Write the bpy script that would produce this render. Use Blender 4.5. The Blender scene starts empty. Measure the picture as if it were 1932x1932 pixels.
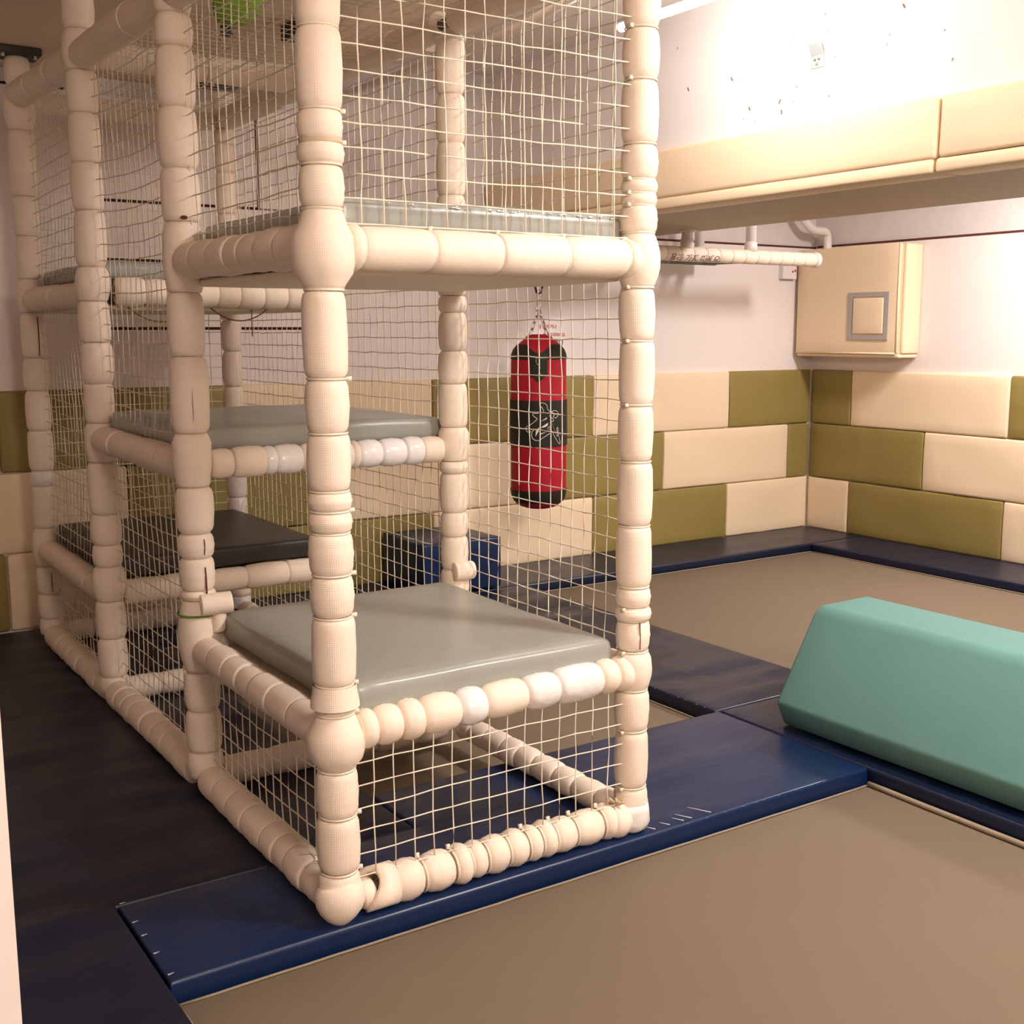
import bpy, bmesh, math, random
from mathutils import Vector, Matrix, noise as mnoise
R = random.Random(7)
scn = bpy.context.scene
COL = scn.collection
PI = math.pi

# ------------------------------------------------------------------ camera, world, lights, exposure
cam_d = bpy.data.cameras.new('camera')
cam_d.sensor_width = 36.0
cam_d.lens = 36.0 * 2203.45 / 1932.0
cam_d.clip_start = 0.05
cam = bpy.data.objects.new('camera', cam_d)
COL.objects.link(cam)
CR, CU, CF = Vector((0.83383511, -0.55200999, -0.00199367)), Vector((0.0856447, 0.12580045, 0.98835178)), Vector((0.54532925, 0.82429316, -0.15217356))
M = Matrix((CR, CU, -CF)).transposed().to_4x4()
M.translation = Vector((-1.054, -2.3098, 1.2735))
cam.matrix_world = M
scn.camera = cam

w = bpy.data.worlds.new('world')
scn.world = w
w.use_nodes = True
w.node_tree.nodes['Background'].inputs[0].default_value = (1.0, 0.88, 0.76, 1)
w.node_tree.nodes['Background'].inputs[1].default_value = 0.03

def area(name, loc, target, sx, sy, power, color):
    d = bpy.data.lights.new(name, 'AREA')
    d.shape = 'RECTANGLE'
    d.size, d.size_y = sx, sy
    d.energy = power
    d.color = color
    o = bpy.data.objects.new(name, d)
    COL.objects.link(o)
    o.location = loc
    o.rotation_euler = (Vector(target) - Vector(loc)).to_track_quat('-Z', 'Y').to_euler()
    return o

WARM = (1.0, 0.83, 0.70)
COOL = (1.0, 0.925, 0.885)
# the tube lamp under the raised ceiling beside the beam (an extra one-sided light added at the bare tube, aimed at the beam), and the room's other ceiling lamps
area('tube_light', (1.765, .95, 2.37), (2.6, .95, 2.32), 0.60, 0.05, 3, COOL)
area('rear_ceiling_light', (-0.2, -3.3, 2.30), (0.35, 0.4, 1.0), 0.9, 0.35, 47, WARM)
area('right_ceiling_light', (4.2, 0.7, 2.36), (4.2, 0.9, 0), 0.25, 1.0, 46, COOL)
area('front_right_light', (1.8, -1.5, 2.6), (1.7, -1.1, 0), 0.3, 0.9, 58, COOL)

vs = scn.view_settings
vs.view_transform = 'Standard'
vs.look = 'None'
vs.gamma = 1.0
vs.use_curve_mapping = False
vs.exposure = 0.95
scn.cycles.max_bounces = 8
scn.cycles.diffuse_bounces = 5

# ------------------------------------------------------------------ materials
def mat(name, color, rough=0.6, spec=0.4, bump=None, var=None, coat=0.0, metallic=0.0):
    """bump: list of (kind, scale, strength, distance); var: (scale, amount) colour variation."""
    m = bpy.data.materials.new(name)
    m.use_nodes = True
    nt = m.node_tree
    b = nt.nodes['Principled BSDF']
    b.inputs['Base Color'].default_value = (*color, 1)
    b.inputs['Roughness'].default_value = rough
    b.inputs['Specular IOR Level'].default_value = spec
    b.inputs['Metallic'].default_value = metallic
    b.inputs['Coat Weight'].default_value = coat
    tc = nt.nodes.new('ShaderNodeTexCoord')
    if var:
        n = nt.nodes.new('ShaderNodeTexNoise')
        n.inputs['Scale'].default_value = var[0]
        n.inputs['Detail'].default_value = 4
        nt.links.new(tc.outputs['Object'], n.inputs['Vector'])
        mx = nt.nodes.new('ShaderNodeMix')
        mx.data_type = 'RGBA'
        mx.inputs[6].default_value = (*[c * (1 - var[1]) for c in color], 1)
        mx.inputs[7].default_value = (*[min(1, c * (1 + var[1])) for c in color], 1)
        nt.links.new(n.outputs['Fac'], mx.inputs[0])
        nt.links.new(mx.outputs[2], b.inputs['Base Color'])
    prev = None
    for kind, scale, strength, dist in (bump or []):
        bn = nt.nodes.new('ShaderNodeBump')
        bn.inputs['Strength'].default_value = strength
        bn.inputs['Distance'].default_value = dist
        if kind == 'noise':
            t = nt.nodes.new('ShaderNodeTexNoise')
            t.inputs['Detail'].default_value = 3
            mp = nt.nodes.new('ShaderNodeMapping')
            mp.inputs['Scale'].default_value = scale if isinstance(scale, tuple) else (scale,) * 3
            nt.links.new(tc.outputs['Object'], mp.inputs['Vector'])
            nt.links.new(mp.outputs[0], t.inputs['Vector'])
            t.inputs['Scale'].default_value = 1.0
            nt.links.new(t.outputs['Fac'], bn.inputs['Height'])
        elif kind == 'waffle':          # woven grid from the UVs (in metres)
            sp = nt.nodes.new('ShaderNodeSeparateXYZ')
            nt.links.new(tc.outputs['UV'], sp.inputs[0])
            outs = []
            for ax in (0, 1):
                k = nt.nodes.new('ShaderNodeMath'); k.operation = 'MULTIPLY'
                k.inputs[1].default_value = 2 * PI / scale
                nt.links.new(sp.outputs[ax], k.inputs[0])
                s = nt.nodes.new('ShaderNodeMath'); s.operation = 'SINE'
                nt.links.new(k.outputs[0], s.inputs[0])
                a = nt.nodes.new('ShaderNodeMath'); a.operation = 'ABSOLUTE'
                nt.links.new(s.outputs[0], a.inputs[0])
                outs.append(a)
            ad = nt.nodes.new('ShaderNodeMath'); ad.operation = 'MINIMUM'
            nt.links.new(outs[0].outputs[0], ad.inputs[0])
            nt.links.new(outs[1].outputs[0], ad.inputs[1])
            pw = nt.nodes.new('ShaderNodeMath'); pw.operation = 'POWER'
            pw.inputs[1].default_value = 0.5
            nt.links.new(ad.outputs[0], pw.inputs[0])
            nt.links.new(pw.outputs[0], bn.inputs['Height'])
        elif kind == 'weave':           # fine cloth weave in object space
            sp = nt.nodes.new('ShaderNodeTexWave')
            sp.wave_type = 'BANDS'; sp.bands_direction = 'DIAGONAL'
            sp.inputs['Scale'].default_value = scale
            sp.inputs['Distortion'].default_value = 0.6
            nt.links.new(tc.outputs['Object'], sp.inputs['Vector'])
            nt.links.new(sp.outputs['Fac'], bn.inputs['Height'])
        if prev:
            nt.links.new(prev.outputs[0], bn.inputs['Normal'])
        prev = bn
    if prev:
        nt.links.new(prev.outputs[0], b.inputs['Normal'])
    return m

FOAM_C = (0.92, 0.78, 0.65)
MT = dict(
    foam=mat('foam_cream', FOAM_C, 0.5, 0.35, [('waffle', 0.0096, 0.22, 0.0022)], (9, 0.05)),
    foam_plain=mat('foam_plain', (0.90, 0.78, 0.64), 0.55, 0.3, [('noise', 60, 0.25, 0.003)], (9, 0.05)),
    foam_edge=mat('foam_cut_edge', (0.66, 0.52, 0.36), 0.8, 0.1),
    tape=mat('white_tape', (0.90, 0.86, 0.85), 0.22, 0.6, [('noise', 60, 0.25, 0.003)], (30, 0.03)),
    tape_old=mat('scuffed_white_tape', (0.88, 0.82, 0.78), 0.32, 0.5, [('noise', 40, 0.5, 0.005)], (40, 0.08)),
    tie=mat('nylon_tie', (0.85, 0.76, 0.62), 0.35, 0.5),
    pipe=mat('steel_pipe', (0.16, 0.14, 0.12), 0.4, 0.5, metallic=0.7),
    rope=mat('cream_rope', (0.90, 0.80, 0.66), 0.75, 0.2, [('noise', 700, 0.4, 0.001)]),
    rope_dark=mat('dark_rope', (0.22, 0.12, 0.05), 0.8, 0.2),
    grey=mat('grey_vinyl', (0.33, 0.335, 0.30), 0.30, 0.5, [('noise', 7, 0.25, 0.02), ('noise', (3, 26, 3), 0.10, 0.01)], (5, 0.06)),
    black=mat('black_vinyl', (0.033, 0.030, 0.024), 0.42, 0.5, [('noise', 8, 0.2, 0.02)], (5, 0.1)),
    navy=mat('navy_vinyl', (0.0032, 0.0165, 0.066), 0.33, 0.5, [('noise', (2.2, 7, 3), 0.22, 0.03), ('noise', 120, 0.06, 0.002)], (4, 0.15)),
    navy_shaded=mat('shaded_navy_vinyl', (0.0030, 0.0075, 0.030), 0.36, 0.5, [('noise', (2.2, 7, 3), 0.3, 0.03), ('noise', 120, 0.06, 0.002)], (4, 0.2)),  # same vinyl as navy; dimmer light on these pads is put into the colour
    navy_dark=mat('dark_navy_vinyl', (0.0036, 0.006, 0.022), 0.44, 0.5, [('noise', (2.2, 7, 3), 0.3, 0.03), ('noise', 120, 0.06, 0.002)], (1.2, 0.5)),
    navy_side=mat('navy_vinyl_scuffed', (0.005, 0.014, 0.06), 0.45, 0.5, [('noise', 30, 0.3, 0.01)]),
    cream=mat('cream_vinyl', (0.87, 0.69, 0.475), 0.5, 0.35, [('noise', 5, 0.12, 0.03), ('noise', 250, 0.1, 0.001)]),
    olive=mat('olive_vinyl', (0.29, 0.22, 0.066), 0.5, 0.35, [('noise', 5, 0.15, 0.03), ('noise', 250, 0.1, 0.001)], (6, 0.05)),
    teal=mat('teal_cloth', (0.13, 0.28, 0.255), 0.72, 0.2, [('noise', 6, 0.15, 0.03), ('noise', 300, 0.15, 0.001)], (5, 0.04)),
    bed=mat('trampoline_weave', (0.19, 0.143, 0.098), 0.8, 0.15, [('weave', 130, 0.35, 0.0015), ('noise', 500, 0.2, 0.001)], (2.0, 0.05)),
    welt=mat('bed_welt', (0.30, 0.24, 0.17), 0.7, 0.2),
    dark=mat('dark_gap', (0.03, 0.022, 0.018), 0.9, 0.1),
    brown=mat('brown_gap', (0.11, 0.035, 0.025), 0.8, 0.2),
    wall=mat('wall_paint', (0.84, 0.755, 0.72), 0.75, 0.2, [('noise', 14, 0.06, 0.01)], (1.5, 0.03)),
    plaster=mat('bare_plaster', (0.72, 0.66, 0.63), 0.85, 0.1, [('noise', 40, 0.3, 0.006)], (12, 0.08)),
    ceil=mat('ceiling_paint', (0.80, 0.67, 0.54), 0.8, 0.2, [('noise', 20, 0.06, 0.01)], (2, 0.03)),
    ceil_hi=mat('white_ceiling', (0.86, 0.80, 0.76), 0.8, 0.2),
    beamw=mat('beam_paint', (0.86, 0.79, 0.765), 0.75, 0.2, [('noise', 14, 0.08, 0.01)], (3, 0.02)),
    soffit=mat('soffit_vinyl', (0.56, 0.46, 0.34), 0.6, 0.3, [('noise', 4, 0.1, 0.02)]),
    pvc=mat('white_pvc', (0.84, 0.77, 0.71), 0.35, 0.5),
    red=mat('red_cloth', (0.40, 0.007, 0.024), 0.62, 0.3, [('noise', 6, 0.15, 0.02), ('weave', 120, 0.1, 0.001)], (6, 0.08)),
    bagblack=mat('black_cloth', (0.018, 0.016, 0.013), 0.6, 0.3, [('noise', 9, 0.15, 0.02)]),
    ink_white=mat('white_print', (0.74, 0.70, 0.62), 0.6, 0.2),
    ink_red=mat('red_print', (0.55, 0.05, 0.05), 0.6, 0.2),
    ink_black=mat('black_print', (0.03, 0.025, 0.02), 0.6, 0.2),
    ink_pen=mat('pen_ink', (0.22, 0.14, 0.10), 0.6, 0.2),
    paper=mat('white_paper', (0.84, 0.76, 0.74), 0.35, 0.5),
    chrome=mat('chain_steel', (0.55, 0.52, 0.48), 0.25, 0.5, metallic=1.0),
    iron=mat('dark_iron', (0.028, 0.022, 0.02), 0.5, 0.4),
    galv=mat('galvanised_plate', (0.45, 0.50, 0.50), 0.4, 0.5, metallic=0.5),
    green=mat('green_mesh_cloth', (0.25, 0.45, 0.05), 0.7, 0.2, [('waffle', 0.012, 0.8, 0.004)], (30, 0.35)),
    greentie=mat('green_tie', (0.12, 0.25, 0.03), 0.5, 0.3),
    greypad=mat('grey_tube_foam', (0.20, 0.215, 0.20), 0.7, 0.2, [('noise', 40, 0.4, 0.006)]),
    stain=mat('rust_stain', (0.25, 0.14, 0.10), 0.8, 0.1),
    scratch=mat('pale_scratch', (0.55, 0.55, 0.55), 0.6, 0.3),
    switchw=mat('switch_plastic', (0.82, 0.77, 0.75), 0.4, 0.5),
    redled=mat('red_button', (0.6, 0.04, 0.03), 0.4, 0.5),
    groove=mat('grey_frame', (0.42, 0.38, 0.35), 0.5, 0.4),
)
lamp = bpy.data.materials.new('lamp_diffuser')
lamp.use_nodes = True
lb = lamp.node_tree.nodes['Principled BSDF']
lb.inputs['Base Color'].default_value = (0.9, 0.88, 0.85, 1)
lb.inputs['Emission Color'].default_value = (1, 0.94, 0.9, 1)
lb.inputs['Emission Strength'].default_value = 42
MT['lamp'] = lamp

# ------------------------------------------------------------------ object helpers
WL = {}           # world location of every object (no object is rotated unless said)

def tag(o, label=None, cat=None, group=None, kind=None):
    if label: o['label'] = label
    if cat: o['category'] = cat
    if group: o['group'] = group
    if kind: o['kind'] = kind
    return o

def empty(name, loc, label=None, cat=None, group=None, kind=None):
    o = bpy.data.objects.new(name, None)
    o.empty_display_size = 0.05
    COL.objects.link(o)
    o.location = loc
    WL[o.name] = Vector(loc)
    return tag(o, label, cat, group, kind)

def obj(name, bm, m, parent=None, origin=None, smooth=True, kind=None):
    """bm is in world coordinates; the object's origin is put at `origin` (default: centre of its vertices)."""
    if isinstance(bm, tuple):
        me = bpy.data.meshes.new(name)
        me.from_pydata(bm[0], [], bm[1])
        if len(bm) > 2 and bm[2]:
            uv = me.uv_layers.new(name='UVMap')
            for i, l in enumerate(me.loops):
                uv.data[i].uv = bm[2][i]
    else:
        me = bpy.data.meshes.new(name)
        bm.to_mesh(me)
        bm.free()
    if origin is None:
        lo = Vector((1e9,) * 3); hi = -lo
        for v in me.vertices:
            lo = Vector(map(min, lo, v.co)); hi = Vector(map(max, hi, v.co))
        origin = (lo + hi) / 2
    origin = Vector(origin)
    me.transform(Matrix.Translation(-origin))
    if smooth:
        me.shade_smooth()
    me.materials.append(MT[m] if isinstance(m, str) else m)
    o = bpy.data.objects.new(name, me)
    COL.objects.link(o)
    if parent:
        o.parent = parent
        o.location = origin - WL[parent.name]
    else:
        o.location = origin
    WL[o.name] = origin
    if kind: o['kind'] = kind
    return o

def box_bm(x0, x1, y0, y1, z0, z1, bm=None):
    bm = bm or bmesh.new()
    vs_ = [bm.verts.new((x, y, z)) for x in (x0, x1) for y in (y0, y1) for z in (z0, z1)]
    for f in ((0, 1, 3, 2), (4, 6, 7, 5), (0, 4, 5, 1), (2, 3, 7, 6), (0, 2, 6, 4), (1, 5, 7, 3)):
        bm.faces.new([vs_[i] for i in f])
    return bm

def struct(name, bm, m, parent=None, smooth=False):
    o = obj(name, bm, m, parent, smooth=smooth)
    if not parent: o['kind'] = 'structure'
    return o

def rbox(x0, x1, y0, y1, z0, z1, r, n=(4, 4, 2), disp=None):
    """rounded box as one closed grid mesh (verts, faces); disp(p, normal) -> offset vector."""
    def coords(a, b, k):
        r_ = min(r, (b - a) * 0.49)
        c = [a, a + r_ * 0.3, a + r_]
        inner = [a + r_ + (b - a - 2 * r_) * i / k for i in range(1, k)]
        return c + inner + [b - r_, b - r_ * 0.3, b]
    X, Y, Z = coords(x0, x1, n[0]), coords(y0, y1, n[1]), coords(z0, z1, n[2])
    V, F, idx = [], [], {}
    rx, ry, rz = min(r, (x1 - x0) * .49), min(r, (y1 - y0) * .49), min(r, (z1 - z0) * .49)
    def vert(i, j, k):
        key = (i, j, k)
        if key in idx: return idx[key]
        p = Vector((X[i], Y[j], Z[k]))
        q = Vector((min(max(p.x, x0 + rx), x1 - rx), min(max(p.y, y0 + ry), y1 - ry), min(max(p.z, z0 + rz), z1 - rz)))
        d = p - q
        rr = min(rx, ry, rz)
        if d.length > 1e-9:
            nrm = d.normalized()
            # scale so that flat faces stay on the box
            p = q + Vector((nrm.x * rx, nrm.y * ry, nrm.z * rz))
        else:
            nrm = Vector((0, 0, 1))
        if disp: p = p + disp(p, nrm)
        idx[key] = len(V)
        V.append(tuple(p))
        return idx[key]
    nx, ny, nz = len(X) - 1, len(Y) - 1, len(Z) - 1
    for i in range(nx):
        for j in range(ny):
            F.append((vert(i, j, nz), vert(i + 1, j, nz), vert(i + 1, j + 1, nz), vert(i, j + 1, nz)))
            F.append((vert(i, j, 0), vert(i, j + 1, 0), vert(i + 1, j + 1, 0), vert(i + 1, j, 0)))
    for i in range(nx):
        for k in range(nz):
            F.append((vert(i, 0, k), vert(i + 1, 0, k), vert(i + 1, 0, k + 1), vert(i, 0, k + 1)))
            F.append((vert(i, ny, k), vert(i, ny, k + 1), vert(i + 1, ny, k + 1), vert(i + 1, ny, k)))
    for j in range(ny):
        for k in range(nz):
            F.append((vert(0, j, k), vert(0, j, k + 1), vert(0, j + 1, k + 1), vert(0, j + 1, k)))
            F.append((vert(nx, j, k), vert(nx, j + 1, k), vert(nx, j + 1, k + 1), vert(nx, j, k + 1)))
    return V, F

def frame_axes(d):
    d = Vector(d).normalized()
    a = Vector((0, 0, 1)) if abs(d.z) < 0.9 else Vector((1, 0, 0))
    u = d.cross(a).normalized()
    if abs(d.z) >= 0.9: u = Vector((1, 0, 0))
    v = d.cross(u).normalized()
    return d, u, v

def lathe(p0, d, prof, seg=18, caps=True, a0=0.0, a1=2 * PI, wob=0.0, seed=0):
    """prof: list of (distance along d, radius). Returns verts, faces, loop uvs (metres)."""
    d, u, v = frame_axes(d)
    p0 = Vector(p0)
    full = abs(a1 - a0 - 2 * PI) < 1e-6
    n = seg if full else seg + 1
    V, F, UV = [], [], []
    for t, r in prof:
        for i in range(n):
            a = a0 + (a1 - a0) * i / seg
            rr = r
            if wob:
                rr *= 1 + wob * mnoise.noise(Vector((math.cos(a) * 1.4 + seed * 3.7, math.sin(a) * 1.4, t * 14 + seed)))
            V.append(tuple(p0 + d * t + (u * math.cos(a) + v * math.sin(a)) * rr))
    rm = max(r for _, r in prof)
    s = [0.0]
    for i in range(1, len(prof)):
        s.append(s[-1] + math.hypot(prof[i][0] - prof[i - 1][0], prof[i][1] - prof[i - 1][1]))
    for k in range(len(prof) - 1):
        for i in range(seg):
            j = (i + 1) % n
            F.append((k * n + i, k * n + j, (k + 1) * n + j, (k + 1) * n + i))
            ua, ub = rm * (a0 + (a1 - a0) * i / seg), rm * (a0 + (a1 - a0) * (i + 1) / seg)
            UV += [(ua, s[k]), (ub, s[k]), (ub, s[k + 1]), (ua, s[k + 1])]
    if caps and full:
        for k, rev in ((0, True), (len(prof) - 1, False)):
            f = tuple(k * n + i for i in range(n))
            if rev: f = f[::-1]
            F.append(f)
            UV += [(0, 0)] * n
    return V, F, UV

def tube(pts, r, seg=8, bm=None, closed=False):
    """round tube along a polyline into a bmesh."""
    bm = bm or bmesh.new()
    pts = [Vector(p) for p in pts]
    n = len(pts)
    rings = []
    for i, p in enumerate(pts):
        if closed:
            d = pts[(i + 1) % n] - pts[i - 1]
        else:
            d = pts[min(i + 1, n - 1)] - pts[max(i - 1, 0)]
        _, u, v = frame_axes(d)
        if rings and not closed:   # keep frames from flipping
            pass
        rings.append([bm.verts.new(p + (u * math.cos(2 * PI * k / seg) + v * math.sin(2 * PI * k / seg)) * r) for k in range(seg)])
    for i in range(n if closed else n - 1):
        a, b = rings[i], rings[(i + 1) % n]
        off = min(range(seg), key=lambda o: (a[0].co - b[o].co).length)
        for k in range(seg):
            bm.faces.new((a[k], a[(k + 1) % seg], b[(k + 1 + off) % seg], b[(k + off) % seg]))
    if not closed:
        bm.faces.new(rings[0][::-1]); bm.faces.new(rings[-1])
    return bm

def pad_disp(x0, x1, y0, y1, z0, z1, puff=0.006, nz=0.003, seed=0):
    """soft upholstery: the top swells a little and everything is slightly uneven."""
    def f(p, n):
        s = max(0, math.sin(PI * (p.x - x0) / (x1 - x0))) ** .5 * max(0, math.sin(PI * (p.y - y0) / (y1 - y0))) ** .5
        o = Vector((0, 0, 0))
        if p.z > (z0 + z1) / 2: o.z += puff * s
        k = mnoise.noise(Vector((p.x * 5 + seed, p.y * 5, p.z * 9)))
        return o + n * (k * nz)
    return f

# ------------------------------------------------------------------ THE SETTING
YW, XW, ZM, ZB = 3.2, 5.02, -0.05, -0.10
struct('floor', box_bm(-2.6, 5.3, -4.3, 3.6, -0.30, -0.22), 'dark')
wall_back = struct('wall_back', box_bm(-2.6, 5.3, 3.26, 3.40, -0.22, 2.9), 'plaster')
wall_right = struct('wall_right', box_bm(5.08, 5.22, -4.3, 3.26, -0.22, 2.9), 'plaster')
struct('wall_left', box_bm(-2.6, -2.45, -4.3, 3.26, -0.22, 2.9), 'wall')
struct('wall_front', box_bm(-2.6, 5.3, -4.45, -4.3, -0.22, 2.9), 'wall')
# painted lining boards of the walls (the gap above them is dark)
struct('lining', box_bm(1.47, 5.08, 3.225, 3.26, -0.2, 1.818), 'wall', wall_back)
struct('lining', box_bm(-2.45, 0.37, 3.225, 3.26, -0.2, 2.325), 'wall', wall_back)
struct('lining_gap', box_bm(1.47, 5.08, 3.245, 3.262, 1.818, 1.833), 'brown', wall_back)
struct('lining_gap', box_bm(-2.45, 0.37, 3.245, 3.262, 2.325, 2.34), 'dark', wall_back)
zs = [0.98, 1.287, 1.301, 1.599, 1.611, 1.861, 1.875, 2.325]
for i in range(0, 8, 2):
    struct('board', box_bm(0.377, 1.13 if i == 6 else 1.468, 3.225, 3.262, zs[i], zs[i + 1]), 'wall', wall_back)
struct('lining_gap', box_bm(0.370, 1.147, 3.253, 3.263, 0.98, 2.33), 'brown', wall_back)
struct('lining_gap', box_bm(1.147, 1.47, 3.253, 3.263, 0.98, 1.62), 'brown', wall_back)
struct('lining', box_bm(1.145, 1.47, 3.2255, 3.262, 1.87, 2.325), 'wall', wall_back)
struct('lining', box_bm(5.045, 5.08, -4.3, 3.225, -0.2, 1.822), 'wall', wall_right)
struct('lining_gap', box_bm(5.063, 5.082, -4.3, 3.225, 1.822, 1.838), 'brown', wall_right)
# upper shell: low ceiling over the frame, a step up beyond it, the beam, and the ceiling past the beam
ceiling = struct('ceiling', box_bm(-2.6, 1.33, -4.3, 3.4, 2.40, 2.9), 'ceil')
struct('raised_ceiling', box_bm(1.33, 5.3, -4.3, 3.4, 2.64, 2.9), 'ceil_hi', ceiling)
for (xa, ya, yb) in ((1.225, 1.95, 2.45), (1.20, 1.45, 1.85), (1.16, 0.9, 1.38)):
    struct('ceiling_crack', box_bm(xa - 0.006, xa + 0.006, ya, yb, 2.396, 2.401), 'groove', ceiling)
beam = struct('beam', box_bm(2.475, 3.46, -4.3, 3.26, 1.842, 2.64), 'beamw')
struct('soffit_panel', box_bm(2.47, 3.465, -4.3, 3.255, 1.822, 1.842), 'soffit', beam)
def soft(puff, seed, ax):
    def f(p, n):
        k = mnoise.noise(Vector((p.x * 3 + seed, p.y * 3, p.z * 3)))
        return n * (k * puff)
    return f
for ya, yb in ((-4.2, -1.86), (-1.85, 0.335), (0.345, 3.24)):
    o = obj('face_pad', rbox(2.442, 2.476, ya, yb, 1.862, 2.068, 0.014, (1, 10, 3), soft(.006, ya, 0)), 'cream', beam)
    o = obj('edge_pad', rbox(2.446, 2.60, ya + .012, yb + .012, 1.812, 1.862, 0.014, (2, 8, 2), soft(.003, ya, 0)), 'cream', beam)
# little rust stains and screw holes on the white beam
bm = bmesh.new()
for i in range(30):
    y = R.choice([R.gauss(0.95, 0.28), R.uniform(-0.1, 1.9)])
    z = R.uniform(2.11, 2.6)
    s = R.choice([0.003, 0.003, 0.004, 0.007])
    a = R.uniform(-0.6, 0.6)
    c = [(-s * .5, -s * 1.5), (s * .5, -s * 1.3), (s * .6, s * 1.4), (-s * .4, s * 1.2)]
    bm.faces.new([bm.verts.new((2.4738, y + q[0] * math.cos(a) - q[1] * math.sin(a), z + q[0] * math.sin(a) + q[1] * math.cos(a))) for q in c])
obj('rust_stain', bm, 'stain', beam, smooth=False, kind='stuff')
# white door jamb at the very left edge of the view
struct('trim_1', box_bm(-1.00, -0.888, -1.26, -1.20, -0.05, 2.40), 'wall')

# padded wall panels, three rows of cream and olive
def wall_pads(parent, axis, rows):
    zz = (-0.055, 0.297, 0.661, 1.024)
    for row, (bounds, first) in rows.items():
        c = first
        for a, b in zip(bounds[:-1], bounds[1:]):
            g = 0.0022
            z0, z1 = zz[row] + g, zz[row + 1] - g
            lo, hi = min(a, b) + g, max(a, b) - g
            sd = R.uniform(0, 50)
            def dsp(p, n, sd=sd, lo=lo, hi=hi, axis=axis):
                t = (p.x if axis == 'y' else p.y)
                u = (t - lo) / (hi - lo)
                fold = 0
                if sd > 30 and 0.2 < u < 0.8:
                    fold = math.sin(t * 34 + p.z * (22 if sd > 40 else 3) + sd) * math.sin(PI * (u - .2) / .6) * 0.0035
                return n * (mnoise.noise(Vector((t * 3.2 + sd, p.z * 4, sd))) * 0.006 + fold) * (1 if (abs(n.y) > .5 or abs(n.x) > .5 or n.z > .9) else .2)
            if axis == 'y':
                vf = rbox(lo, hi, YW, YW + 0.045, z0, z1, 0.012, (14, 1, 7), None)
                V = [Vector(v) for v in vf[0]]
                V = [tuple(v + dsp(v, Vector((0, -1, 0))) * (1 if v.y < YW + .004 else 0)) for v in V]
            else:
                vf = rbox(XW, XW + 0.045, lo, hi, z0, z1, 0.012, (1, 14, 7), None)
                V = [Vector(v) for v in vf[0]]
                V = [tuple(v + dsp(v, Vector((-1, 0, 0))) * (1 if v.x < XW + .004 else 0)) for v in V]
            obj('wall_pad', (V, vf[1]), c, parent)
            c = 'olive' if c == 'cream' else 'cream'
wall_pads(wall_back, 'y', {
    2: ([5.02, 4.27, 3.17, 2.08, .985, -.11, -1.2, -2.3], 'olive'),
    1: ([5.02, 4.82, 3.723, 2.63, 1.53, .44, -.66, -1.75, -2.4], 'olive'),
    0: ([5.02, 4.27, 3.175, 2.08, .985, -.11, -1.2, -2.3], 'cream')})
wall_pads(wall_right, 'x', {
    2: ([3.2, 2.856, 1.711, .6, -.5, -1.6], 'olive'),
    1: ([3.2, 2.277, 1.15, .05, -1.05], 'olive'),
    0: ([3.2, 2.849, 1.708, .6, -.5, -1.6], 'cream')})

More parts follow.
